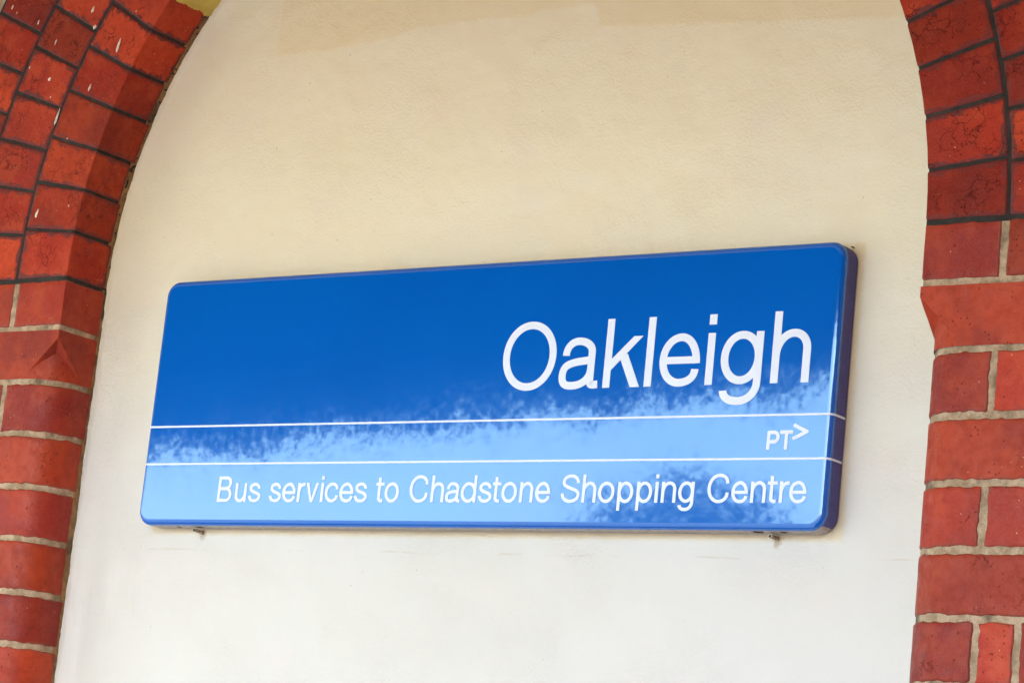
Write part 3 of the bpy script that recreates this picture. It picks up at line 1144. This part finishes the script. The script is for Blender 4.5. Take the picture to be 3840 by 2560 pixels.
def bolt(x, z_, r, reach, drop):
    mb = MB()
    tube(mb, (x, 0.004, z_), (x - 0.001, -reach, z_ + drop), r, r * 0.95)
    tube(mb, (x, -0.0005, z_), (x, -0.004, z_), r * 1.25, r * 1.15)
    tube(mb, (x - 0.001, -reach + 0.001, z_ + drop), (x - 0.001, -reach - 0.0015, z_ + drop), r * 1.12, r * 1.1)
    tube(mb, (x - 0.001, -reach - 0.0012, z_ + drop), (x - 0.001, -reach - 0.0020, z_ + drop), r * 0.7, r * 0.7, 1)
    return mb.build('fixing_bolt', [M_SCREW, M_HOLE], sign)


bolt(0.1035, -0.0062, 0.0026, 0.019, 0.0012)
bolt(1.1572, -0.0058, 0.0028, 0.017, 0.001)
bolt(1.2405, 0.4002, 0.0010, 0.004, 0.0)
for (x, y, r) in ((0.0705, -0.021, 0.0042), (0.114, -0.020, 0.006), (1.139, -0.022, 0.008), (1.179, -0.021, 0.0052)):
    mb = MB()
    V = [(x + r * math.cos(2 * math.pi * i / 16), y + r * 0.8 * math.sin(2 * math.pi * i / 16), -0.0006) for i in range(16)]
    mb.add(V + [(a, b, 0.0002) for a, b, c in V], [tuple(range(16))] + [(i, 16 + i, 16 + (i + 1) % 16, (i + 1) % 16) for i in range(16)], 0, False)
    mb.build('drain_hole', M_HOLE, sign)

# ------------------------------------------------------------------ what stands in front: paving, veranda, trees (they light and mirror)
mb = MB()
mb.grid(lambda x, y: (x, y, GROUND), lin(-150, 150, 12), lin(-200, 60, 12), 0, False, False)
tag(mb.build('ground', M_PAVE), kind='structure')

ver = empty('veranda_roof', (0, 0, 0))
tag(ver, 'cream lined veranda roof sloping out over the archway', 'veranda')
EDGE_Z, WALL_Z = 0.95, 1.66


def edge_y(x):
    return -3.43 + 0.25 * (x + 0.69)


x0, x1 = -7.5, 6.2
INNER = 0.58                                      # the inner half of the ceiling is painted cream, the outer half is dark boards


def ceil_pt(x, f):
    y0 = -DEPTH - 0.02
    return (x, y0 + (edge_y(x) - y0) * f, WALL_Z + (EDGE_Z - WALL_Z) * f)


for nm, mat, f0, f1 in (('ceiling', M_CEIL, 0.0, INNER), ('eaves_boards', M_FASC, INNER, 1.0)):
    mb = MB()
    low = [ceil_pt(x0, f0), ceil_pt(x1, f0), ceil_pt(x1, f1), ceil_pt(x0, f1)]
    hi = [(x, y, z_ + 0.10) for x, y, z_ in low]
    mb.add(low + hi, [(0, 1, 2, 3), (7, 6, 5, 4), (0, 4, 5, 1), (1, 5, 6, 2), (2, 6, 7, 3), (3, 7, 4, 0)], 0, False)
    mb.build(nm, mat, ver)
mb = MB()
mb.add([(x0, edge_y(x0) - 0.002, EDGE_Z), (x1, edge_y(x1) - 0.002, EDGE_Z), (x1, edge_y(x1) - 0.03, EDGE_Z), (x0, edge_y(x0) - 0.03, EDGE_Z)] +
       [(x0, edge_y(x0) - 0.002, EDGE_Z + 0.2), (x1, edge_y(x1) - 0.002, EDGE_Z + 0.2), (x1, edge_y(x1) - 0.03, EDGE_Z + 0.2), (x0, edge_y(x0) - 0.03, EDGE_Z + 0.2)],
       [(3, 2, 1, 0), (4, 5, 6, 7), (0, 1, 5, 4), (2, 3, 7, 6), (1, 2, 6, 5), (3, 0, 4, 7)], 0, False)
mb.build('fascia', M_FASC, ver)
for px in (-7.2, 5.9):
    mb = MB()
    py = edge_y(px) + 0.12
    tube(mb, (px, py, GROUND), (px, py, EDGE_Z + 0.02), 0.06, 0.05)
    mb.build('post', M_FASC, ver)


blocker = empty('light_blocking_wall', (0, 0, 0))  # out-of-view wall, added to cut light from the right off the left reveal
tag(blocker, 'unseen brick wall added beside the veranda to block light from the right', 'wall')
mb = MB()
mb.box(3.75, 4.0, -5.8, -DEPTH - 0.01, GROUND, 1.0)
mb.build('brickwork', M_PIER, blocker)
mb = MB()
mb.box(3.72, 4.03, -5.83, -DEPTH - 0.01, 1.0, 1.07)
mb.build('coping', M_SAND, blocker)


def tree(x, y, h, cr, leaves, seed, label):
    rnd = random.Random(seed)
    t = empty('tree', (x, y, GROUND))
    tag(t, label, 'tree')
    mb = MB()
    tube(mb, (0, 0, 0), (0.05, 0, h * 0.5), 0.11, 0.08)
    for i in range(5):
        a = i * 1.256 + rnd.random()
        tube(mb, (0.04, 0, h * 0.42), (math.cos(a) * cr * 0.6, math.sin(a) * cr * 0.6, h * 0.78), 0.05, 0.015)
    mb.build('trunk', M_BARK, t)
    mb = MB()
    for i in range(leaves):
        while True:
            v = Vector((rnd.uniform(-1, 1), rnd.uniform(-1, 1), rnd.uniform(-1, 1)))
            if 0.2 < v.length < 1:
                break
        if v.length > 0.8 and noise.noise(v * 2.2 + Vector((seed, 0, 0))) < -0.05:
            continue
        c = Vector((v.x * cr, v.y * cr, h * 0.68 + v.z * h * 0.32))
        d = Vector((rnd.gauss(0, 1), rnd.gauss(0, 1), rnd.gauss(0, 1))).normalized()
        e = d.orthogonal().normalized()
        sz = rnd.uniform(0.07, 0.13)
        mb.add([c - d * sz, c + e * sz * 0.5, c + d * sz, c - e * sz * 0.5], [(0, 1, 2, 3)], 0, False)
    mb.build('crown', M_LEAF, t)


tree(-8.6, -15.3, 4.95, 1.3, 15000, 3, 'bushy grey green tree across the paving, facing the archway')
